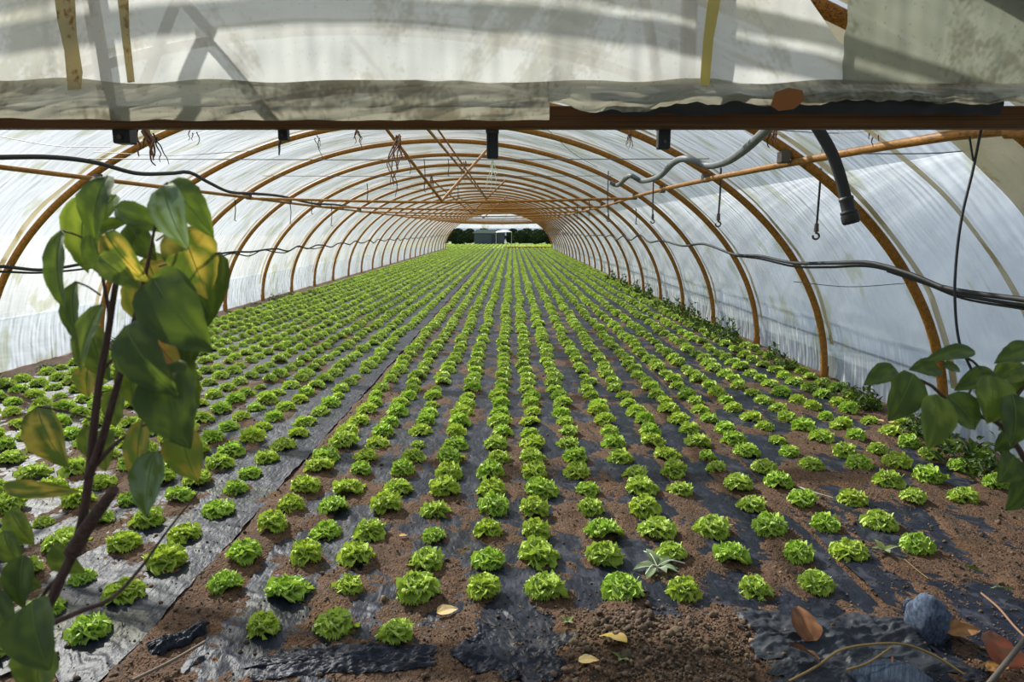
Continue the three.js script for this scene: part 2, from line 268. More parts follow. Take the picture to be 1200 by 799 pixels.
cable('hose', [[716, 214], [724, 217], [738, 206], [752, 212], [772, 207], [790, 190], [806, 186], [828, 194], [850, 190], [872, 176], [893, 157], [905, 146]].map(([x, y]) => atWall(x, y, 0.28)), 0.030, M.hosePale, 'pale grey hose looping under the bent purlin', 'hose');
{
  const g = group('drop_hose'); tag(g, 'dark grey hose hanging from the beam with a ribbed coupling', 'hose');
  mesh('hose_pipe', tube([[950, 138], [961, 155], [975, 180], [985, 208], [992, 236]].map(([x, y]) => at(x, y, 3.4)), 0.028, 30, 12), M.hose, g);
  const a = at(991, 231, 3.4), b = at(998, 262, 3.4), ax = b.clone().sub(a), L = ax.length();
  const pts = [[0.0, 0], [0.034, 0], [0.036, 0.1], [0.033, 0.14], [0.033, 0.5], [0.042, 0.53], [0.042, 0.62], [0.038, 0.64], [0.043, 0.68], [0.043, 0.92], [0.036, 1], [0.022, 1], [0.02, 0.7], [0, 0.7]].map(([r, y]) => new THREE.Vector2(r, y * L));
  const c = mesh('coupling', new THREE.LatheGeometry(pts, 20), M.black, g); c.position.copy(a); c.quaternion.setFromUnitVectors(V(0, 1, 0), ax.normalize());
}
function cord(pts, r, label, hook, depth) {
  const g = group('dangling_rope'); tag(g, label.replace('cord', 'rope'), 'rope');
  const P = pts.map(([x, y]) => at(x, y, depth)); mesh('rope', tube(P, r, P.length * 5, 6), M.black, g);
  if (hook) {
    const e = P[P.length - 1];
    mesh('swivel', new THREE.CylinderGeometry(r * 1.7, r * 2, r * 7, 10).translate(e.x, e.y - r * 2, e.z), M.clamp, g);
    const h = []; for (let i = 0; i <= 10; i++) { const a = Math.PI / 2 - i / 10 * 5.0; h.push(V(e.x + Math.cos(a) * r * 2.6, e.y - r * 9 + Math.sin(a) * r * 2.6, e.z)); } h.unshift(V(e.x, e.y - r * 4, e.z));
    mesh('hook', tube(h, r * 0.9, 30, 7), M.clamp, g);
  }
}
cord([[964, 160], [962, 200], [959, 240], [957, 264]], 0.009, 'black cord with a snap hook beside the drop hose', true, 5.2);
cord([[845, 196], [844, 225], [842, 252]], 0.010, 'short black cord with a hook under the grey hose', true, 7.0);
cord([[1150, 150], [1140, 200], [1128, 250], [1121, 300], [1119, 350], [1124, 400], [1140, 440], [1132, 470]], 0.006, 'long knotted black cord in front of the plastic wall', false, 3.1);
cord([[1136, 160], [1140, 185], [1141, 188]], 0.005, 'thin cord tied to the long knotted one', false, 3.1);
cord([[713, 200], [712, 235], [713, 252]], 0.008, 'thin black cord dangling by the second arch', true, 10.2);
cord([[766, 205], [765, 240], [765, 252]], 0.009, 'black cord with hook left of the pale hose loop', true, 9);

[[275, 234, 258, 11.2], [340, 238, 262, 13.2], [388, 240, 264, 15], [497, 186, 224, 11.5], [525, 186, 205, 13], [536, 214, 236, 15], [690, 232, 255, 13], [745, 244, 262, 11], [676, 240, 256, 15], [365, 233, 250, 13], [430, 215, 236, 12]].forEach(([x, y0, y1, d], i) => tag(mesh('support_hook', tube([at(x, y0, d), at(x + 1, (y0 + y1) / 2, d), at(x, y1, d), at(x + 2, y1 + 1, d)], 0.008, 10, 5), M.black), 'short black wire hook dangling under the arches', 'hook', 'wire hooks under the arches'));
[[110, 178, 300, 176, 6.6], [0, 160, 130, 172, 5.6], [905, 152, 1060, 150, 4.4], [1010, 180, 1200, 168, 3.6], [640, 150, 700, 196, 8.0], [930, 330, 1060, 332, 5.3]].forEach(([a, b, c, e, d]) => tag(mesh('loose_string', tube([at(a, b, d), at((a + c) / 2, (b + e) / 2 + 5, d), at(c, e, d)], 0.003, 12, 4), M.wire), 'thin loose string stretched between the arches', 'string', 'loose strings between the arches'));

// dried vines and strings caught in the roof
function vine(x, y, depth, n, len, mat, label, thick = 0.006, seed = 1) {
  const r = rngOf(seed), g = [], o = at(x, y, depth);
  for (let i = 0; i < n; i++) { const p = []; let a = o.clone().add(V((r() - 0.5) * 0.06, (r() - 0.5) * 0.04, (r() - 0.5) * 0.06)); const L = len * (0.4 + 0.6 * r()); for (let k = 0; k < 6; k++) { p.push(a.clone()); a.add(V((r() - 0.5) * L * 0.22, -L / 5 * (0.4 + r() * 0.8), (r() - 0.5) * L * 0.2)); } g.push(tube(p, (t) => thick * (1 - 0.6 * t), 16, 5)); }
  return tag(mesh('dried_vine', mergeGeometries(g), mat), label, 'dried vine');
}
vine(168, 150, 4.4, 7, 0.32, M.vine, 'reddish dried vine bundle hanging under the entrance beam', 0.011, 3);
vine(505, 205, 11, 5, 0.5, M.vine, 'dried vine wisp on the node of the braces', 0.009, 21);
vine(545, 188, 12, 4, 0.6, M.vine, 'thin dried vine near the short brace', 0.007, 22);
vine(372, 160, 8.0, 3, 0.3, M.black, 'dark dried tendril on the hoop by the greenish clip', 0.006, 23);
vine(1022, 160, 3.6, 3, 0.08, M.vine, 'dried tendril tied on the bent purlin', 0.004, 24);
vine(181, 158, 4.4, 2, 0.30, M.black, 'dark loop of dried tendril beside the reddish vine bundle', 0.006, 9);
vine(467, 158, 9.3, 8, 1.0, M.vine, 'long dried vine strands hanging from the thick brace', 0.012, 5);
vine(420, 152, 9.0, 4, 0.35, M.vine, 'small dried vine tuft on the second arch', 0.01, 6);
vine(577, 186, 9.0, 7, 0.6, M.string, 'pale green string bundle hanging below the black box', 0.006, 8);
vine(334, 152, 4.2, 2, 0.16, M.black, 'black dried stalk hanging below the beam clip', 0.012, 12);
vine(1020 - 280, 155, 4.6, 6, 0.16, M.vine, 'spray of thin dried twigs under the beam', 0.004, 14);
vine(225, 152, 4.3, 3, 0.12, M.vine, 'tiny dark twig caught under the beam', 0.004, 15);
vine(907, 152, 4.3, 4, 0.16, M.vine, 'short red dried stems behind the drop hose', 0.008, 16);
console.log('structure built');

// ------------------------------------------------------------------ entrance: beam, curtains, roll
const Y = (y) => atD(600, y, GABLE).y, X = (x) => (x - 600) / FPX * (GABLE / (CP + 0.31 * SP));
{
  const b = group('entrance_beam'); tag(b, 'brown timber beam across the tunnel entrance', 'beam');
  mesh('timber', box(7.0, 0.075, 0.06, -1.15, Y(150) + 0.037, -GABLE - 0.02, 0.006), M.beam, b);
  // posts behind the curtain, up to the end hoop
  for (const [x0, x1] of [[118, 96], [808, 806]]) { const g = tube([V(X(x0), Y(120), -GABLE - 0.06), V(X(x1) , 2.9, -GABLE - 0.06)], 0.028, 8, 10); tag(mesh('gable_post', g, M.pipeShort), x0 < 500 ? 'pipe post behind the curtain beside the brown streaked tape' : 'pipe post behind the curtain beside the yellow tape', 'post'); }
  for (const [a, c, l] of [[[165, 110], [222, -40], 'brace rising towards the sunlit flank behind the curtain'], [[300, 100], [205, -10], 'brace crossing another behind the curtain near the brown tape'], [[772, 100], [745, -60], 'thin upright brace behind the curtain by the yellow tape']])
    tag(mesh('gable_brace', tube([atD(a[0], a[1], GABLE + 0.16), atD(c[0], c[1], GABLE + 0.16)], 0.02, 6, 8), M.pipeShort), l, 'brace');
}
function curtain(x0, x1, mat, label, edge) {       // edge(t, y): x of the side edges
  const nx = Math.round((x1 - x0) / 0.025), ny = 46;
  const g = gridGeo(nx, ny, (i, j) => {
    const t = j / ny, u = i / nx, lo = Y(102), top = Math.max(roofY(x0 + (x1 - x0) * u, 0.03), lo + 0.02), y = lo + (top - lo) * t * (0.35 + 0.65 * t), e = edge ? edge(y) : [x0, x1], x = e[0] + (e[1] - e[0]) * u;
    return [x, y, -GABLE + 0.045 + 0.014 * n2(x * 2.2, y * 1.4) + 0.006 * n2b(x * 6 + y * 3, y * 5) + (edge && e[0] > 0 ? 0.02 : 0)];
  }, (i, j, p) => [p[0], p[1]]);
  return tag(mesh('entrance_curtain', g, mat), label, 'curtain');
}
const hx = X(973), hy = Y(55);
curtain(-4.6, 1.3, M.curtain, 'cloudy white plastic curtain above the beam with stained tapes', (y) => [-4.6, y < hy ? X(979) : X(972) - (y - hy) * (X(972) - X(930)) / (Y(0) - hy)]);
curtain(hx, 2.3, M.curtainDirty, 'dirty greenish plastic curtain beside the triangular gap', (y) => [hx + 0.004 * n2(y * 9, 2), 2.3]);
{ // film rolled around the beam: pale, bulging; the hem lifts where the film is torn
  const roll = (x0, x1, hem, label) => {
    const nx = Math.round((x1 - x0) / 0.018), ny = 26;
    const g = gridGeo(nx, ny, (i, j) => {
      const x = x0 + (x1 - x0) * i / nx, t = j / ny, yT = Y(98) + 0.012 * n2(x * 2, 4), yB = hem(x), h = yT - yB, a = Math.PI * Math.pow(t, 1.3) * 0.62;
      const y = yB + h * (1 - t) * (1 - 0.25 * t * (1 - t)), out = 0.012 + 0.055 * Math.sin(a) + 0.010 * n2(x * 3, t * 2) * Math.sin(a) + 0.003 * n2b(x * 12, t * 3) * Math.sin(a) + 0.005 * Math.max(0, 1 - 4 * Math.abs(n2(x * 3 + t * 1.5, t * 2 + 7))) * Math.sin(a);
      return [x, y, -GABLE + 0.035 + out];
    }, (i, j, p) => [p[0], p[1]]);
    tag(mesh('film_roll', g, M.roll), label, 'film roll');
  };
  roll(-4.6, X(642), (x) => (x < X(130) ? Y(146) + (X(130) - x) * 0.03 : Y(146)) + 0.004 * n2(x * 5, 1), 'grimy pale film rolled around the beam, hem tucked under');
  roll(X(640), 2.3, (x) => Y(126) - 0.03 * smooth(X(640), X(700), x) * (1 - smooth(X(720), X(840), x)) + 0.010 * n2(x * 5, 1) + 0.006 * n2(x * 14, 6), 'torn brownish film over the beam with the black strip showing below');
  const nx = 90, x0 = X(690), x1 = X(1160);
  tag(mesh('black_strip', gridGeo(nx, 8, (i, j) => { const x = x0 + (x1 - x0) * i / nx, t = j / 8, w = smooth(0, 0.15, i / nx); return [x, Y(112) - (Y(112) - Y(137)) * t - 0.006 * n2(x * 7, 2) * w, -GABLE + 0.045 + 0.015 * Math.sin(Math.PI * t) + 0.005 * n2(x * 9, t)]; }), M.black), 'black rubber strip drooping along the beam under the torn film', 'rubber strip');
}
// tapes and patches stuck on the curtain
function patch(name, pts, mat, label, d = GABLE - 0.075, cat = 'tape') {
  const s = new THREE.Shape(pts.map(([x, y]) => { const p = atD(x, y, d); return new THREE.Vector2(p.x, p.y); }));
  const g = new THREE.ExtrudeGeometry(s, { depth: 0.003, bevelEnabled: false }).translate(0, 0, -d); return tag(mesh(name, g, mat), label, cat);
}
patch('tape', [[62, -20], [87, -20], [90, 40], [97, 85], [95, 104], [80, 106], [76, 60], [68, 25]], M.tape, 'wide brown streaked yellow tape on the curtain');
patch('tape', [[136, -20], [150, -20], [152, 40], [158, 96], [150, 97], [144, 50]], M.tape, 'narrow flaking yellowish tape beside the brown streaked one');
patch('tape', [[832, -20], [848, -20], [836, 45], [831, 100], [820, 100], [824, 45]], phys([0.78, 0.66, 0.22], 0.9, { transmission: 0.5, thickness: 0 }), 'clean yellow tape on the curtain left of the gap', GABLE - 0.075);
patch('stain_patch', [[903, 124], [908, 108], [924, 103], [940, 106], [942, 118], [930, 128], [912, 130]], std([0.30, 0.10, 0.02], 0.8), 'round rusty orange patch on the torn film', GABLE - 0.115, 'patch');
// clips and boxes under the beam
function hanging(name, x, y0, y1, w, label, cat, clip) {
  const a = atD(x, y0, GABLE + 0.06), b = atD(x, y1, GABLE + 0.06), g = group(name); tag(g, label, cat);
  const W = w / FPX * 2.6, H = a.y - b.y;
  mesh('body', box(W, H, W * 0.9, a.x, (a.y + b.y) / 2, a.z, 0.006), M.black, g);
  mesh('collar', box(W * 1.12, H * 0.16, W, a.x, a.y - H * 0.1, a.z, 0.004), M.clamp, g);
  if (clip) mesh('bolt', new THREE.CylinderGeometry(W * 0.14, W * 0.14, W * 1.3, 8).rotateX(Math.PI / 2).translate(a.x, b.y + H * 0.3, a.z), M.clamp, g);
}
hanging('hanging_box', 577, 150, 186, 13, 'small black box hanging in the middle of the beam', 'box');
hanging('beam_clip', 145, 146, 169, 19, 'black clip beside the reddish vine bundle', 'clip', true);
hanging('beam_clip', 332, 146, 165, 11, 'dark greenish clip with a dried stalk below', 'clip', true);
hanging('beam_clip', 778, 148, 175, 14, 'black clip under the torn film, above the pale hose', 'clip', true);
console.log('entrance built');

// ------------------------------------------------------------------ lettuces
function frill(o) {
  const { L, W, e0, curl, cup, ruf, nu, nv, s } = o, pts = [], spine = [[0, 0, e0]];
  for (let i = 1; i <= nu; i++) { const u = i / nu, e = e0 - curl * u * u * 1.5, p = spine[i - 1]; spine.push([p[0] + Math.cos(e) * L / nu, p[1] + Math.sin(e) * L / nu, e]); }
  const col = [];
  const g = gridGeo(nu, nv, (i, j) => {
    const u = i / nu, v = j / nv * 2 - 1, [r, y, e] = spine[i], tip = u > 0.7 ? Math.sqrt(Math.max(0, 1 - ((u - 0.7) / 0.36) ** 2)) : 1;
    const w = W * (0.2 + 0.8 * Math.pow(Math.min(1, u / 0.7), 0.8)) * (0.25 + 0.75 * tip), rim = Math.max(Math.abs(v) ** 2.2, smooth(0.55, 1, u)) * smooth(0.1, 0.45, u);
    const ph = v * 12.5 + (v > 0 ? 1 : -1) * u * 9 + s * 3.1, f = rim * ruf * (Math.sin(ph) + 0.7 * Math.sin(ph * 1.9 + s * 5)), inset = rim * ruf * 0.9 * Math.cos(ph * 1.6 + s);
    const up = f + cup * v * v * w * 1.2 - 0.1 * cup * w;
    const rr = r - Math.sin(e) * up + Math.cos(e) * (inset - 0.14 * L * v * v * u), yy = y + Math.cos(e) * up + Math.sin(e) * inset;
    const rib = Math.exp(-((v * 3.2) ** 2)) * (1 - u) * 0.9, m = 0.5 + 0.5 * n2(u * 3 + s * 7, v * 3);
    col.push(0.465 + 0.20 * rib + 0.10 * m, 0.64 + 0.12 * rib + 0.08 * m, 0.075 + 0.20 * rib + 0.02 * m);
    return [rr, yy, v * w];
  });
  g.setAttribute('color', new THREE.Float32BufferAttribute(col, 3));
  return g;
}
const RINGS = [[8, 0.088, 0.044, 0.48, 0.8], [7, 0.084, 0.042, 0.88, 0.85], [6, 0.074, 0.036, 1.18, 0.8], [4, 0.058, 0.028, 1.40, 0.5]];
const leafGeos = RINGS.map(([n, L, W, e, c], k) => [0, 1].map((q) => frill({ L, W, e0: e, curl: c, cup: 0.55, ruf: 0.0095, nu: 6, nv: 13, s: k * 2 + q + 1 })));
const midGeos = RINGS.map(([n, L, W, e, c], k) => [0, 1].map((q) => frill({ L, W, e0: e, curl: c, cup: 0.55, ruf: 0.0105, nu: 4, nv: 8, s: k * 2 + q + 1 })));
const lightGeos = RINGS.map(([n, L, W, e, c], k) => frill({ L, W, e0: e, curl: c, cup: 0.5, ruf: 0.012, nu: 3, nv: 7, s: k * 2 + 1 }));
const leafMat = (t) => phys(t, 0.92, { vertexColors: true, transmission: 0.34, thickness: 0 });
const lettuceMats = [leafMat([1, 1, 1]), leafMat([0.92, 1, 0.9]), leafMat([1.06, 1.02, 0.9])];
function headLayout(seed) {
  const r = rngOf(seed), out = [];
  RINGS.forEach(([n], k) => { const a0 = r() * 6.28; for (let i = 0; i < n - (k === 0 && r() < 0.5 ? 1 : 0); i++) out.push({ k, q: r() < 0.5 ? 0 : 1, a: a0 + (i + (r() - 0.5) * 0.5) / n * 6.283, tilt: (r() - 0.5) * 0.35, s: 0.85 + 0.3 * r(), y: 0.004 * k }); });
  return out;
}
const leafMatrix = (l) => new THREE.Matrix4().compose(V(0, l.y, 0), new THREE.Quaternion().setFromEuler(new THREE.Euler(0, l.a, l.tilt, 'YXZ')), V(l.s, l.s, l.s));
const layouts = [101, 102, 103, 104, 105, 106].map(headLayout);
const heads = layouts.map((ls) => mergeGeometries(ls.map((l) => leafGeos[l.k][l.q].clone().applyMatrix4(leafMatrix(l)))));
const midHeads = layouts.map((ls) => mergeGeometries(ls.map((l) => midGeos[l.k][l.q].clone().applyMatrix4(leafMatrix(l)))));
const lightHead = mergeGeometries(layouts[1].map((l) => lightGeos[l.k].clone().applyMatrix4(leafMatrix(l))));
const inView = (p) => { const zc = p.d * CP + EYE * SP; return Math.abs(p.x * FPX / zc) < 615; };
const seen = plants.filter((p) => p.d < 16 && inView(p)).sort((a, b) => a.d - b.d).slice(0, 300), isNear = new Set(seen);
const protoHeads = [];
seen.forEach((p, i) => {
  const v = i % 6, y = Math.max(soilH(p.x, p.d) - 0.004, 0), sc = p.s * 1.02; let o;
  if (i < 70) {
    if (!protoHeads[v]) { o = protoHeads[v] = group('lettuce'); for (const l of layouts[v]) { const m = mesh('leaf', leafGeos[l.k][l.q], lettuceMats[v % 3], o); m.applyMatrix4(leafMatrix(l)); } }
    else o = copy(protoHeads[v]);
  } else o = mesh('lettuce', (i < 150 ? heads : midHeads)[v], lettuceMats[(v + i) % 3]);
  o.position.set(p.x, y, -p.d); o.rotation.set(R(-0.12, 0.12), R(0, 6.28), R(-0.12, 0.12)); o.scale.set(sc * R(0.92, 1.1), sc * R(0.85, 1.1), sc);
  tag(o, p.row > 0 && p.row < 13 && p.nth < 12 ? `frilly lettuce, ${ORD[p.nth]} from the entrance in the ${ORD[p.row - 1]} row past the bare soil strip` : p.row === 0 || p.row > 16 ? 'bright green frilly lettuce on the wide film towards the sunlit wall' : 'bright green frilly lettuce head in the rows through the dusty mulch film', 'lettuce', 'lettuces planted in rows');
});
{
  const rest = plants.filter((p) => !isNear.has(p)), extra = [];
  for (let d = END + 2.2; d < 74; d += 0.42) for (let x = -7; x < 6; x += 0.42) extra.push({ x: x + R(-0.05, 0.05), d: d + R(-0.05, 0.05), s: 1.3 });
  const all = rest.concat(extra), im = new THREE.InstancedMesh(lightHead, lettuceMats[0], all.length), q = new THREE.Quaternion(), c = new THREE.Color();
  all.forEach((p, i) => { const s = p.s * 1.06; im.setMatrixAt(i, new THREE.Matrix4().compose(V(p.x, p.d < 20 ? Math.max(soilH(p.x, p.d) - 0.004, 0) : 0, -p.d), q.setFromEuler(new THREE.Euler(R(-0.1, 0.1), R(0, 6.28), R(-0.1, 0.1))), V(s, s * R(0.85, 1.1), s))); const t = R(0.86, 1.12); im.setColorAt(i, c.setRGB(t, t, t)); });
  im.name = 'lettuce_rows'; im.castShadow = im.receiveShadow = true; scene.add(im);
  tag(im, 'small distant green lettuces filling the long rows to the far opening', 'lettuce', null, 'stuff');
  const red = new THREE.InstancedMesh(lightHead, phys([0.75, 0.24, 0.7], 0.9, { vertexColors: true, transmission: 0.2, thickness: 0 }), 60);
  for (let i = 0; i < 60; i++) { const s = R(1.5, 2); red.setMatrixAt(i, new THREE.Matrix4().compose(V(-0.4 + (i % 20) * 0.19, 0, -(END + 0.5) - Math.floor(i / 20) * 0.5), q.setFromEuler(new THREE.Euler(0, R(0, 6.28), 0)), V(s, s, s))); }
  red.name = 'red_lettuce_rows'; scene.add(red); tag(red, 'short band of reddish brown lettuces across the far opening', 'lettuce', null, 'stuff');
}
console.log('lettuces built', plants.length);

// ------------------------------------------------------------------ broad leaves: the sapling and the branch at the entrance
function bladeGeo(L, W, droop, fold, seed, c0, c1, shape = 0.42) {   // along +x, upper side +y, with a midrib crease; c0, c1: pigments
  const nu = 12, nv = 8, col = [];
  const sp = [[0, 0, 0.25 * droop]]; for (let i = 1; i <= nu; i++) { const e = 0.25 * droop - droop * i / nu, p = sp[i - 1]; sp.push([p[0] + Math.cos(e) * L / nu, p[1] + Math.sin(e) * L / nu, e]); }
  const g = gridGeo(nu, nv, (i, j) => {
    const u = i / nu, v = j / nv * 2 - 1, [x, y, e] = sp[i];
    let w = u < shape ? Math.sqrt(Math.max(0, 1 - ((shape - u) / shape) ** 2)) : Math.pow(Math.cos((u - shape) / (1 - shape) * Math.PI / 2), 0.9) * (1 - 0.12 * u) + 0.0;
    w = Math.max(w, 0.015) * W / 2 * (1 + 0.03 * Math.sin(u * 40 + seed));
    const up = Math.abs(v) * w * fold + 0.05 * W * n2(u * 2.5 + seed, v * 1.2) * Math.abs(v);
    const k = smooth(-0.15, 0.45, n2(u * 1.8 + seed * 3, v * 1.3) + 0.25 * n2(u * 8 + seed, v * 8)), rib = Math.exp(-((v * 9) ** 2)) * 0.4 + 0.12 * Math.max(0, Math.sin((u * 9 - Math.abs(v) * 2.2) * 6.28 / 1.6)) ** 6;
    for (let q = 0; q < 3; q++) col.push((c0[q] + (c1[q] - c0[q]) * k) * (1 + rib * 0.5));
    return [x - Math.sin(e) * up, y + Math.cos(e) * up, v * w];
  });
  g.setAttribute('color', new THREE.Float32BufferAttribute(col, 3)); return g;
}
M.blade = phys([1, 1, 1], 0.85, { vertexColors: true, transmission: 0.52, thickness: 0 });
M.rib = std([0.16, 0.22, 0.06], 0.8);
M.bladeDry = phys([1, 1, 1], 0.85, { vertexColors: true, transmission: 0.15, thickness: 0 });
const bark = tex(256, (u, v) => { const k = n4(u, v, 8), f = n4(u, v, 40, 4); return [0.34 + 0.07 * k + 0.05 * f, 0.245 + 0.06 * k + 0.04 * f, 0.21 + 0.05 * k + 0.04 * f]; }, true, [3, 1]);
M.bark = std([0.85, 0.8, 0.8], 0.8, { map: bark });
const G1 = [0.066, 0.110, 0.010], G2 = [0.125, 0.185, 0.014], GL = [0.25, 0.32, 0.03], YE = [0.62, 0.46, 0.06], OR = [0.62, 0.30, 0.06], PA = [0.22, 0.32, 0.16];
const KIND = { d: [G1, G2], g: [G2, GL], l: [GL, G2], y: [GL, YE], o: [YE, OR], m: [G2, YE], p: [PA, G2] };
function blade(parent, bx, by, tx, ty, wpx, zb, zt, kind, face = V(0, 0.35, 1), seed = 1, droop = 0.7, stalk) {
  const a = at(bx, by, zb), b = at(tx, ty, zt), dir = b.clone().sub(a), L = dir.length() * 1.06; dir.normalize();
  const nrm = face.clone().addScaledVector(dir, -face.dot(dir)).normalize(), side = dir.clone().cross(nrm);
  const g = bladeGeo(L, wpx / FPX * (zb + zt) / 2 * 1.22, droop, 0.28, seed, ...KIND[kind]);
  const m = mesh('leaf', g, M.blade, parent); m.applyMatrix4(new THREE.Matrix4().makeBasis(dir, nrm, side).setPosition(a));
  if (wpx > 24) { const P = g.attributes.position, pts = []; for (let i = 0; i <= 12; i += 3) pts.push(V(P.getX(i * 9 + 4), P.getY(i * 9 + 4) + 0.0004, P.getZ(i * 9 + 4))); mesh('midrib', tube(pts, (t) => 0.0011 * (1 - 0.8 * t), 12, 5), M.rib, m); }
  if (stalk) mesh('petiole', tube([at(stalk[0], stalk[1], zb + 0.02), a.clone().lerp(at(stalk[0], stalk[1], zb), 0.4).add(V(0, 0.004, 0)), a], 0.0016, 6, 5), M.bark, m).applyMatrix4(m.matrix.clone().invert());
  return m;
}
{
  const s = group('sapling'); tag(s, 'leafy sapling with yellowing leaves and a reddish brown stem at the entrance', 'sapling');
  const D = 0.92;
  const stem = (pts, r, seg = 30) => mesh('stem', tube(pts, r, seg, 9), M.bark, s);
  const root = at(40, 740, D); 
  stem([V(root.x - 0.02, -0.02, root.z + 0.02), V(root.x - 0.03, 0.5, root.z), at(48, 770, D), at(62, 700, D), at(88, 642, D), at(101, 585, D), at(108, 520, D), at(116, 450, D), at(126, 395, D), at(132, 355, D), at(138, 318, D), at(142, 285, D)], (t) => 0.0135 * (1 - 0.83 * t) + 0.0012, 60);
  stem([at(84, 648, D), at(104, 615, D - 0.01), at(122, 590, D - 0.02), at(134, 574, D - 0.03)], (t) => 0.0105 - 0.004 * t);
  stem([at(103, 560, D), at(118, 520, D - 0.02), at(132, 470, D - 0.03), at(146, 420, D - 0.03), at(158, 372, D - 0.03), at(166, 340, D - 0.03), at(175, 300, D - 0.02), at(182, 262, D)], (t) => 0.006 - 0.0042 * t);
  stem([at(112, 545, D), at(130, 525, D - 0.03), at(152, 508, D - 0.05), at(178, 494, D - 0.07)], (t) => 0.0036 - 0.002 * t);
  stem([at(124, 400, D), at(128, 370, D + 0.01), at(124, 345, D + 0.02), at(118, 310, D + 0.03), at(112, 275, D + 0.03)], (t) => 0.0034 - 0.002 * t);
  stem([at(122, 432, D), at(135, 418, D - 0.01), at(146, 405, D - 0.02)], 0.002);
  stem([at(72, 675, D), at(56, 690, D + 0.02), at(42, 712, D + 0.04)], (t) => 0.004 - 0.002 * t);
  stem([at(62, 730, D), at(95, 716, D + 0.05), at(132, 700, D + 0.10), at(165, 665, D + 0.16), at(196, 622, D + 0.22), at(236, 572, D + 0.28)], (t) => 0.004 - 0.003 * t);
  const Fz = V(-0.1, 0.3, 1), Fl = V(-0.35, 0.3, 0.9), Fr = V(0.35, 0.3, 0.9);
  [[72, 270, 60, 357, 31, -.02, -.05, 'd', Fl], [88, 330, 81, 403, 27, 0, -.03, 'd', Fl], [126, 206, 98, 268, 36, -.06, -.1, 'd', Fz], [104, 228, 86, 316, 40, .03, .02, 'g', Fz], [136, 228, 108, 264, 26, .05, .02, 'g', Fz],
    [196, 214, 242, 262, 36, .0, -.04, 'd', Fr], [191, 218, 208, 282, 38, -.06, -.1, 'p', Fz], [135, 243, 194, 266, 24, .02, -.02, 'd', Fz], [112, 272, 146, 256, 16, .06, .05, 'd', Fz], [108, 272, 123, 325, 28, -.04, -.06, 'd', Fz],
    [124, 273, 160, 326, 30, -.05, -.07, 'm', Fz], [116, 300, 155, 334, 26, -.08, -.1, 'g', Fz], [212, 266, 240, 340, 50, .0, -.03, 'm', Fr], [258, 296, 240, 382, 28, .05, .03, 'd', Fr], [180, 326, 230, 404, 66, -.10, -.15, 'd', Fz],
    [166, 372, 207, 438, 32, -.03, -.05, 'o', Fz], [146, 382, 192, 460, 48, -.12, -.16, 'd', Fz], [120, 356, 82, 428, 32, -.07, -.10, 'g', Fl], [106, 380, 120, 444, 34, .03, .02, 'g', Fz], [158, 322, 186, 390, 40, .04, .02, 'y', Fz],
    [200, 415, 226, 474, 44, .02, .0, 'g', Fz], [236, 382, 243, 410, 15, .02, .02, 'y', Fz], [196, 428, 206, 518, 66, -.11, -.16, 'd', Fz], [182, 528, 164, 602, 36, -.08, -.11, 'p', Fz], [213, 500, 223, 564, 42, -.03, -.05, 'y', Fz],
    [167, 492, 155, 568, 28, -.06, -.08, 'y', Fz], [44, 476, 66, 545, 42, .05, .02, 'm', Fz], [3, 570, 80, 577, 18, .05, .03, 'm', Fz], [108, 498, 98, 536, 22, .05, .04, 'l', Fz], [126, 502, 117, 550, 28, .06, .04, 'l', Fz],
    [38, 703, 46, 782, 62, -.12, -.16, 'd', Fz], [28, 650, 20, 712, 34, .02, 0, 'd', Fz], [12, 598, 34, 638, 28, .06, .05, 'l', Fz], [4, 622, 18, 664, 30, .05, .04, 'g', Fz], [52, 752, 36, 815, 52, -.06, -.08, 'g', Fz],
    [104, 428, 98, 464, 26, .08, .07, 'y', Fz], [156, 418, 150, 476, 30, .06, .05, 'l', Fz], [172, 300, 196, 362, 44, .08, .06, 'y', Fz], [206, 330, 214, 392, 38, .07, .05, 'm', Fr], [224, 345, 212, 440, 36, .02, -.01, 'd', Fr],
    [176, 444, 186, 500, 40, .02, .0, 'g', Fz], [150, 262, 178, 302, 30, .06, .05, 'd', Fz], [140, 455, 128, 500, 26, .07, .06, 'l', Fz], [60, 640, 92, 672, 26, .1, .09, 'g', Fz], [8, 668, 40, 690, 30, .08, .07, 'd', Fz], [-8, 690, 12, 760, 40, .0, -.02, 'd', Fz]
  ].forEach((q, i) => blade(s, q[0], q[1], q[2], q[3], q[4], D + q[5], D + q[6], q[7], q[8], i * 1.7 + 1, 0.5 + 0.5 * rnd()));
  for (const [a, b, c] of [[72, 270, 110], [88, 330, 118], [196, 214, 182], [258, 296, 186], [180, 326, 166], [212, 266, 183], [44, 476, 110], [236, 382, 160]]) mesh('petiole', tube([at(a, b, D - 0.01), at((a + c) / 2, b + 6, D), at(c, b + 16, D)], 0.0014, 8, 5), M.bark, s);
}
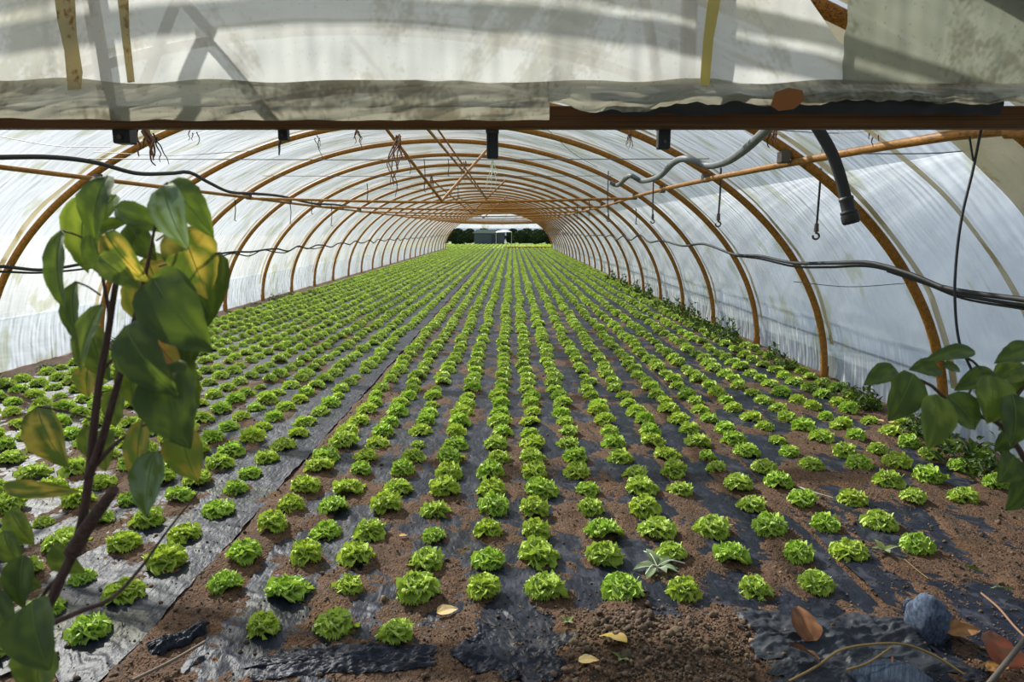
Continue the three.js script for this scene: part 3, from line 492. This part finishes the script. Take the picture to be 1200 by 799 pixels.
{
  const s = group('leafy_branch'); tag(s, 'dark leafy branch reaching in before the plastic wall', 'branch');
  const D = 1.25;
  const far = at(1275, 640, D);
  mesh('stem', tube([V(far.x + 0.03, -0.03, far.z), V(far.x + 0.03, 0.4, far.z), far, at(1215, 560, D), at(1190, 520, D), at(1168, 494, D), at(1140, 486, D), at(1115, 474, D), at(1096, 455, D), at(1078, 445, D)], (t) => 0.017 * (1 - 0.9 * t) + 0.001, 60, 9), M.bark, s);
  mesh('stem', tube([at(1168, 494, D), at(1182, 475, D + 0.03), at(1198, 455, D + 0.05), at(1215, 440, D + 0.05)], 0.003, 16, 7), M.bark, s);
  mesh('stem', tube([at(1140, 486, D), at(1150, 462, D + 0.02), at(1152, 440, D + 0.02), at(1142, 425, D + 0.02), at(1130, 418, D + 0.02)], 0.0024, 16, 7), M.bark, s);
  const U = V(0, 0.7, 0.7), F = V(0.05, 0.3, 1);
  [[1050, 432, 1017, 446, 22, .02, 0, 'd', U], [1070, 438, 1048, 490, 38, 0, -.03, 'd', F], [1142, 411, 1090, 417, 18, 0, -.02, 'd', U], [1102, 433, 1070, 430, 22, .03, .02, 'd', U], [1104, 428, 1128, 433, 12, .02, .02, 'd', U],
    [1096, 462, 1096, 524, 38, -.04, -.07, 'g', F], [1110, 463, 1152, 502, 32, -.03, -.05, 'd', F], [1212, 408, 1172, 420, 24, 0, -.02, 'd', U], [1168, 438, 1126, 450, 24, .02, 0, 'd', U], [1160, 440, 1168, 494, 42, -.03, -.06, 'g', F],
    [1186, 462, 1196, 520, 40, -.05, -.08, 'd', F], [1188, 534, 1174, 564, 30, 0, -.02, 'd', F], [1182, 508, 1170, 528, 20, .02, .01, 'd', F], [1200, 428, 1166, 444, 28, .04, .03, 'g', U], [1205, 480, 1175, 500, 30, .05, .04, 'g', U], [1178, 425, 1192, 470, 30, .06, .05, 'd', F], [1210, 540, 1190, 600, 34, .05, .03, 'd', F]
  ].forEach((q, i) => blade(s, q[0], q[1], q[2], q[3], q[4], D + q[5], D + q[6], q[7], q[8], i * 2.3 + 40, 0.5 + 0.5 * rnd()));
}

// ------------------------------------------------------------------ weeds along the walls
const weedMat = phys([0.6, 0.75, 0.55], 0.9, { vertexColors: true, transmission: 0.3, thickness: 0 });
function weedGeo(seed, n, rad, h) {
  const r = rngOf(seed), gs = [];
  for (let i = 0; i < n; i++) { const a = r() * 6.28, q = Math.sqrt(r()), L = 0.03 + 0.05 * r(), b = bladeGeo(L, L * 0.55, 0.8, 0.3, i, G1, G2); gs.push(b.rotateZ(0.2 + r() * 0.9).rotateY(r() * 6.28).translate(Math.cos(a) * rad * q, (1 - q * q) * h * r() + 0.01, Math.sin(a) * rad * q)); }
  return mergeGeometries(gs);
}
const wg = [weedGeo(1, 90, 0.15, 0.16), weedGeo(2, 90, 0.2, 0.12), weedGeo(3, 70, 0.12, 0.2)];
[[1118, 520, 1.1], [1145, 548, 1.25], [1095, 508, 1.0], [1075, 480, .8], [1000, 468, .9], [1020, 480, .8], [908, 425, .9], [925, 432, .8], [880, 402, 1.2], [868, 396, 1.2], [850, 388, 1.2], [832, 380, 1.3], [815, 370, 1.3], [795, 362, 1.3], [778, 352, 1.3], [760, 345, 1.3], [1162, 560, .9], [745, 337, 1.3], [730, 330, 1.3]].forEach(([x, y, s], i) => {
  const p = atG(x, y), o = mesh('weed_clump', wg[i % 3], weedMat); o.position.set(Math.min(p.x, i < 8 ? 3.2 : 3.1), 0.0, p.z); o.rotation.y = i * 1.3; o.scale.set(s, s * 1.5, s);
  tag(o, i < 4 ? 'dark green weed clump at the wall foot behind the leafy branch' : 'low dark green weed clump along the foot of the plastic wall', 'weed', i < 4 ? 'weeds behind the branch' : 'weeds along the wall');
});
for (let i = 0; i < 14; i++) { const o = mesh('weed_clump', wg[i % 3], weedMat); o.position.set(-5.42 + 0.05 * R(-1, 1), 0, -(7 + i * 0.75)); o.rotation.y = i * 2.1; o.scale.setScalar(R(0.5, 0.9)); tag(o, 'small weed tuft at the foot of the sunlit plastic wall', 'weed', 'weeds on the sunlit side'); }

// ------------------------------------------------------------------ foreground: clods, stones, dead leaves, twigs, torn film, weed
{
  const clod = (() => { const g = mergeVertices(new THREE.IcosahedronGeometry(1, 1).deleteAttribute('normal').deleteAttribute('uv')), p = g.attributes.position; for (let i = 0; i < p.count; i++) { const k = 0.8 + 0.35 * n3(p.getX(i) * 1.4, p.getY(i) * 1.4, p.getZ(i) * 1.4); p.setXYZ(i, p.getX(i) * k, p.getY(i) * k * 0.75, p.getZ(i) * k); } g.computeVertexNormals(); return g; })();
  const list = []; const r = rngOf(77); let guard = 0;
  while (list.length < 14000 && guard++ < 260000) {
    const d = 2.05 + Math.pow(r(), 1.8) * 5.5, x = (r() * 2 - 1) * (0.8 * d + 0.2); if (x < -4.5 || x > 3.3) continue;
    const inHeap = Math.exp(-((x - heap.x) ** 2 / 0.14 + (d + heap.z) ** 2 / 0.07)), over = soilH(x, d) - filmH(x, d);
    if (r() > clamp(0.06 + inHeap * 1.5 + (over > 0.004 ? 0.35 : 0) + 0.3 * smooth(0.9, 2.2, x) * (1 - smooth(3, 4.4, d)), 0, 1)) continue;
    const s = (0.0025 + 0.006 * r() * r() + (r() < 0.03 ? 0.008 : 0)) * (1 + 0.9 * inHeap);
    list.push([x, Math.max(soilH(x, d), filmH(x, d)) + s * 0.3, -d, s]);
  }
  const im = new THREE.InstancedMesh(clod, std([0.125, 0.085, 0.055], 0.95), list.length), q = new THREE.Quaternion(), c = new THREE.Color();
  list.forEach(([x, y, z, s], i) => { im.setMatrixAt(i, new THREE.Matrix4().compose(V(x, y, z), q.setFromEuler(new THREE.Euler(r() * 6, r() * 6, r() * 6)), V(s, s, s))); const t = 0.6 + 0.8 * r(), pale = r() < 0.03 ? 2.2 : 1; im.setColorAt(i, c.setRGB(t * pale, t * pale * (0.95 + 0.1 * r()), t * pale)); });
  im.name = 'soil_crumbs'; im.castShadow = im.receiveShadow = true; scene.add(im); tag(im, 'brown soil crumbs scattered over the film and heaped by the entrance', 'soil', null, 'stuff');
}
function stone(x, y, w, h, dpt, mat, label, seed, lean = 0) {
  const p = atG(x, y), g = mergeVertices(new THREE.IcosahedronGeometry(1, 5).deleteAttribute('normal').deleteAttribute('uv')), q = g.attributes.position, s = V(w, h, dpt);
  for (let i = 0; i < q.count; i++) { const a = V(q.getX(i), q.getY(i), q.getZ(i)), k = 1 + 0.12 * n3(a.x * 1.3 + seed, a.y * 1.3, a.z * 1.3) + 0.035 * n3(a.x * 4 + seed, a.y * 4, a.z * 4) + 0.012 * n3(a.x * 14, a.y * 14, a.z * 14 + seed); a.multiplyScalar(k); a.y = Math.max(a.y, -0.8); q.setXYZ(i, a.x * s.x + lean * a.y * s.x, a.y * s.y, a.z * s.z); }
  g.computeVertexNormals(); { const uv = []; for (let i = 0; i < q.count; i++) uv.push((q.getX(i) + 0.6 * q.getZ(i)) * 9, q.getY(i) * 9); g.setAttribute('uv', new THREE.Float32BufferAttribute(uv, 2)); } const m = mesh('stone', g, mat); m.position.set(p.x, h * 0.5, p.z); return tag(m, label, 'stone');
}
const stoneTex = tex(256, (u, v) => { const k = n4(u, v, 7) * 0.1 + n4(u, v, 30, 3) * 0.08 + n4(u, v, 90, 3) * 0.06; return [0.42 + k, 0.47 + k, 0.56 + k]; }, true);
M.stone = std([0.95, 1.0, 1.05], 0.8, { map: stoneTex, bumpMap: soilBump, bumpScale: 0.008 });
stone(1086, 744, 0.085, 0.112, 0.08, M.stone, 'upright bluish grey stone by the crumpled black film', 3, -0.1);
stone(1045, 802, 0.13, 0.045, 0.09, std([0.6, 0.66, 0.68], 0.8, { map: stoneTex, bumpMap: soilBump, bumpScale: 0.006 }), 'flat grey stone under the bent yellow stalk', 8);
stone(1064, 712, 0.02, 0.028, 0.015, M.stone, 'small bluish chip leaning beside the upright stone', 5);
function scrap(cx, cy, w, dpt, lift, mat, label, seed, rot = 0) {
  const p = atG(cx, cy), g = gridGeo(70, 50, (i, j) => {
    const u = i / 70 * 2 - 1, v = j / 50 * 2 - 1, edge = 1 + 0.22 * n2(Math.atan2(v, u) * 1.6 + seed, seed), x = u * w / 2 * edge, z = v * dpt / 2 * edge;
    const q = Math.max(0, 1 - Math.max(Math.abs(u), Math.abs(v)) ** 4), c = Math.cos(rot), s = Math.sin(rot), X1 = p.x + x * c - z * s, Z1 = p.z + x * s + z * c;
    const rid = Math.pow(1 - Math.abs(n2(x * 1.6 + z * 6 + seed, z * 2)), 3) * 0.65 + Math.pow(1 - Math.abs(n2b(x * 3.5 + z * 4 + seed, z * 3 - x)), 4) * 0.3 + 0.05 * n2(x * 8, z * 9 + seed);
    const base = Math.max(soilH(X1, -Z1), filmH(X1, -Z1) - 0.01);
    return [X1, base + 0.006 + lift * q * (0.25 + rid), Z1];
  });
  return tag(mesh('film_scrap', g, mat), label, 'film scrap');
}
M.filmDark = phys([0.04, 0.045, 0.055], 0.5, { specularIntensity: 0.6, bumpMap: filmBump, bumpScale: 0.0015 });
scrap(985, 752, 0.75, 0.34, 0.035, M.filmDark, 'crumpled black film scrap heaped before the upright stone', 2, 0.1);
scrap(1000, 785, 0.62, 0.16, 0.03, M.filmDark, 'dark folded film edge under the dead leaves', 6, -0.2);
scrap(600, 765, 0.38, 0.30, 0.010, M.mulch, 'torn grey blue film sheet beside the soil heap', 11, 0.3);
scrap(400, 778, 0.62, 0.16, 0.012, M.mulch, 'torn shiny film strip along the entrance edge', 13, -0.1);
scrap(210, 752, 0.22, 0.10, 0.04, M.mulch, 'small bunched film fold on the bare soil strip', 15, -0.9);
function litter(x, y, len, w, rot, c0, c1, label, up = 0.004, tilt = 0) {
  const p = atG(x, y), g = bladeGeo(len, w, 0.5, 0.25, x * 0.1, c0, c1).translate(-len / 2, 0, 0), m = mesh('fallen_leaf', g, M.bladeDry);
  m.position.set(p.x, Math.max(soilH(p.x, -p.z), filmH(p.x, -p.z)) + up + 0.012, p.z); m.rotation.set(tilt, rot, 0.08, 'YXZ'); return tag(m, label, 'leaf');
}
const B1 = [0.20, 0.075, 0.03], B2 = [0.30, 0.13, 0.04], TN = [0.75, 0.50, 0.16], TP = [0.72, 0.56, 0.30];
litter(718, 768, 0.115, 0.085, 2.6, TN, YE, 'yellow heart shaped dead leaf on the soil heap', 0.02, 0.25);
litter(525, 722, 0.10, 0.06, 0.5, TP, TN, 'pale tan dead leaf lying between the front lettuces', 0.01, 0.2);
litter(690, 793, 0.08, 0.05, 0.2, TN, TP, 'tan leaf tip at the foot of the soil heap', 0.02);
litter(1128, 756, 0.16, 0.075, 0.15, B2, [0.42, 0.2, 0.06], 'brown curled dead leaf beside the upright stone', 0.05, 0.4);
litter(1168, 785, 0.17, 0.15, 1.3, B1, [0.36, 0.08, 0.03], 'reddish brown dead leaf by the film scrap', 0.07, 0.3).rotation.z = 0.45;
litter(940, 752, 0.17, 0.13, 1.5, B1, B2, 'dark rust dead leaf standing in the crumpled film', 0.07, 0.35).rotation.z = 0.5;
litter(940, 785, 0.12, 0.10, 2.2, B1, B2, 'dark rust dead leaf lying low in the film folds', 0.06, 0.6);
litter(1168, 800, 0.1, 0.06, 0.3, B1, OR, 'orange brown leaf under the reddish one', 0.05);
litter(1140, 680, 0.09, 0.04, 1.9, G2, GL, 'green fallen leaf upright on the soil past the stone', 0.04, 0.8);
litter(1172, 703, 0.085, 0.065, 2.8, PA, GL, 'pale green curled leaf near the reddish twig', 0.04, 0.5);
litter(430, 500 + 133, 0.05, 0.03, 1, TP, TN, 'small tan leaf among the lettuces on the film', 0.01);
litter(473, 633, 0.045, 0.03, 0.3, OR, TN, 'small orange leaf beside a lettuce', 0.01);
litter(1045, 497, 0.09, 0.05, 0.6, TP, OR, 'pale dry leaf by the wall weeds', 0.01);
litter(1030, 497, 0.08, 0.05, 2.0, OR, TP, 'orange dry leaf by the wall weeds', 0.01);
function twig(pts, r, label, mat = M.bark, cat = 'twig') { return tag(mesh('twig', tube(pts.map(([x, y, h]) => { const p = atG(x, y); const s = h / EYE; return V(p.x * (1 - s), h, p.z * (1 - s)); }), r, pts.length * 6, 7), mat), label, cat); }
const straw = std([0.30, 0.19, 0.06], 0.7);
twig([[925, 798, .03], [955, 782, .06], [985, 762, .09], [1020, 755, .11], [1060, 755, .10], [1095, 768, .08], [1130, 790, .05]], 0.0045, 'bent yellowish stalk arching over the black film', straw, 'stalk');
twig([[992, 785, .06], [1018, 776, .08], [1045, 758, .10]], 0.004, 'thin yellow side stalk over the flat stone', straw, 'stalk');
twig([[1046, 770, .06], [1046, 800, .04]], 0.004, 'short reddish stick standing on the flat stone', std([0.35, 0.12, 0.05], 0.7));
twig([[1150, 695, .04], [1170, 712, .05], [1190, 735, .06], [1215, 760, .05]], 0.0048, 'pinkish brown twig at the tunnel edge', std([0.28, 0.15, 0.09], 0.7));
twig([[1060, 655, .02], [1075, 668, .02], [1088, 678, .02]], 0.002, 'fine dry straw on bare soil', straw, 'straw');
twig([[935, 570, .02], [955, 577, .03], [976, 583, .02]], 0.003, 'pale straw lying between lettuce rows', M.string, 'straw');
twig([[155, 797, .06], [200, 775, .05], [240, 752, .04]], 0.006, 'grey twig slanting over the bunched film', std([0.22, 0.17, 0.13], 0.8));
twig([[1204, 745, .14], [1176, 780, .12], [1150, 812, .1]], 0.009, 'thick grey twig crossing the reddish leaf', std([0.10, 0.085, 0.07], 0.8));
{ // wilted weed between two front lettuces
  const p = atG(770, 668), g = group('wilted_weed', V(p.x, 0.02, p.z)); tag(g, 'wilted pale green weed sprawling between front row lettuces', 'weed');
  for (let i = 0; i < 9; i++) { const a = -0.4 + i * 0.75, L = R(0.07, 0.12), b = bladeGeo(L, L * 0.45, 0.9, 0.3, i * 3, PA, [0.30, 0.38, 0.14]).rotateZ(R(0, 0.7)).translate(0.02, 0, 0).rotateY(a); mesh('leaf', b, M.blade, g); }
  for (let i = 0; i < 3; i++) mesh('stalk', tube([V(0, 0, 0), V(Math.cos(i * 2.2) * 0.06, 0.03, Math.sin(i * 2.2) * 0.06), V(Math.cos(i * 2.2) * 0.13, 0.015, Math.sin(i * 2.2) * 0.13)], 0.003, 8, 5), M.string, g);
}
{ // seedlings
  for (const [x, y, l] of [[728, 783, 'tiny green seedling beside the yellow heart leaf'], [665, 735, 'tiny green seedling on the soil heap edge'], [1035, 650, 'broad leaved green weed beside a front lettuce']]) { const p = atG(x, y), g = group('seedling', V(p.x, soilH(p.x, -p.z) + 0.005, p.z)); tag(g, l, 'seedling'); const k = y < 700 ? 2 : 1; for (let i = 0; i < 4; i++) mesh('leaf', bladeGeo(0.04 * k, 0.018 * k, 0.6, 0.3, i + x, G2, GL).rotateZ(0.5).rotateY(i * 1.7 + x), M.blade, g); }
}

// ------------------------------------------------------------------ beyond the far opening
{
  const hedgeMat = std([0.030, 0.055, 0.018], 0.95), hedge2 = std([0.045, 0.075, 0.022], 0.95);
  const crown = (seed) => { const r = rngOf(seed), gs = []; for (let i = 0; i < 900; i++) { const a = r() * 6.28, b = Math.acos(r() * 1.7 - 0.7), q = 0.75 + 0.3 * r(); const t = new THREE.PlaneGeometry(0.22, 0.14).rotateX(r() * 6).rotateY(r() * 6).translate(Math.sin(b) * Math.cos(a) * q, Math.cos(b) * q, Math.sin(b) * Math.sin(a) * q); gs.push(t); } const core = mergeVertices(new THREE.IcosahedronGeometry(0.82, 3)); const P = core.attributes.position; for (let i = 0; i < P.count; i++) { const k = 1 + 0.15 * n3(P.getX(i) * 3 + seed, P.getY(i) * 3, P.getZ(i) * 3); P.setXYZ(i, P.getX(i) * k, P.getY(i) * k, P.getZ(i) * k); } core.computeVertexNormals(); gs.push(core.toNonIndexed()); return mergeGeometries(gs.map((g) => (g.index ? g.toNonIndexed() : g))); };
  const cg = [crown(1), crown(2), crown(3)];
  for (let i = 0; i < 22; i++) { const x = -9.5 + (i % 11) * 1.75 + (i > 10 ? 0.85 : 0); if (i % 11 === 0) continue; if (i < 11 && x > -5.0 && x < -0.2) continue; const o = mesh('dark_shrub', cg[i % 3], i % 2 ? hedge2 : hedgeMat); o.position.set(x, 0.72, i < 11 ? -77 : -84); o.scale.set(0.84, 0.8 + 0.12 * (i % 3) + (i > 10 ? 0.08 : 0), 0.7); tag(o, 'dark dense shrub in the hedge beyond the far opening', 'shrub', 'hedge shrubs beyond the opening'); }
  for (const [x, z, w, h] of [[-7.4, 5, 2.0, 2.6], [-2.8, 5.6, 2.0, 2.3], [1.8, 5.2, 2.0, 2.6], [6.4, 4.0, 2.0, 2.7], [7.2, -0.6, 1.9, 2.3]]) { const o = mesh('tall_shrub', cg[Math.abs(x | 0) % 3], hedge2); o.position.set(x, h * 0.85, z); o.scale.set(w, h, w * 0.8); tag(o, 'tall dark shrub of the hedge outside the tunnel entrance', 'shrub', 'hedge outside the entrance'); }
  const b = group('shed', V(-2.6, 0, -80)); tag(b, 'low grey shed with a pale roof beyond the far opening', 'shed');
  mesh('wall', box(3.4, 1.25, 2.5, 0, 0.6, 0, 0.02), std([0.10, 0.12, 0.16], 0.8), b);
  mesh('roof', (() => { const s = new THREE.Shape([[-1.95, 0], [1.95, 0], [1.4, 0.42], [-1.4, 0.42]].map((q) => new THREE.Vector2(...q))); return new THREE.ExtrudeGeometry(s, { depth: 2.9, bevelEnabled: false }).translate(0, 1.2, -1.45); })(), std([0.30, 0.31, 0.36], 0.7), b);
  mesh('door', box(0.7, 1.0, 0.05, 0.6, 0.5, 1.26, 0.01), std([0.05, 0.06, 0.08], 0.7), b);
  const c = group('canopy', V(-0.9, 0, -76)); tag(c, 'small white domed canopy beside the shed', 'canopy');
  mesh('dome', new THREE.SphereGeometry(0.75, 20, 8, 0, 6.283, 0, 1.2).scale(1.3, 0.45, 1.3).translate(0, 1.2, 0), std([0.8, 0.82, 0.85], 0.6), c);
  for (const s of [-1, 1]) mesh('post', new THREE.CylinderGeometry(0.03, 0.03, 1.35, 8).translate(s * 0.85, 0.67, 0), std([0.5, 0.5, 0.5], 0.5), c);
}
scene.traverse((o) => { if (o.isMesh) o.castShadow = o.receiveShadow = true; });
renderer.render(scene, camera);
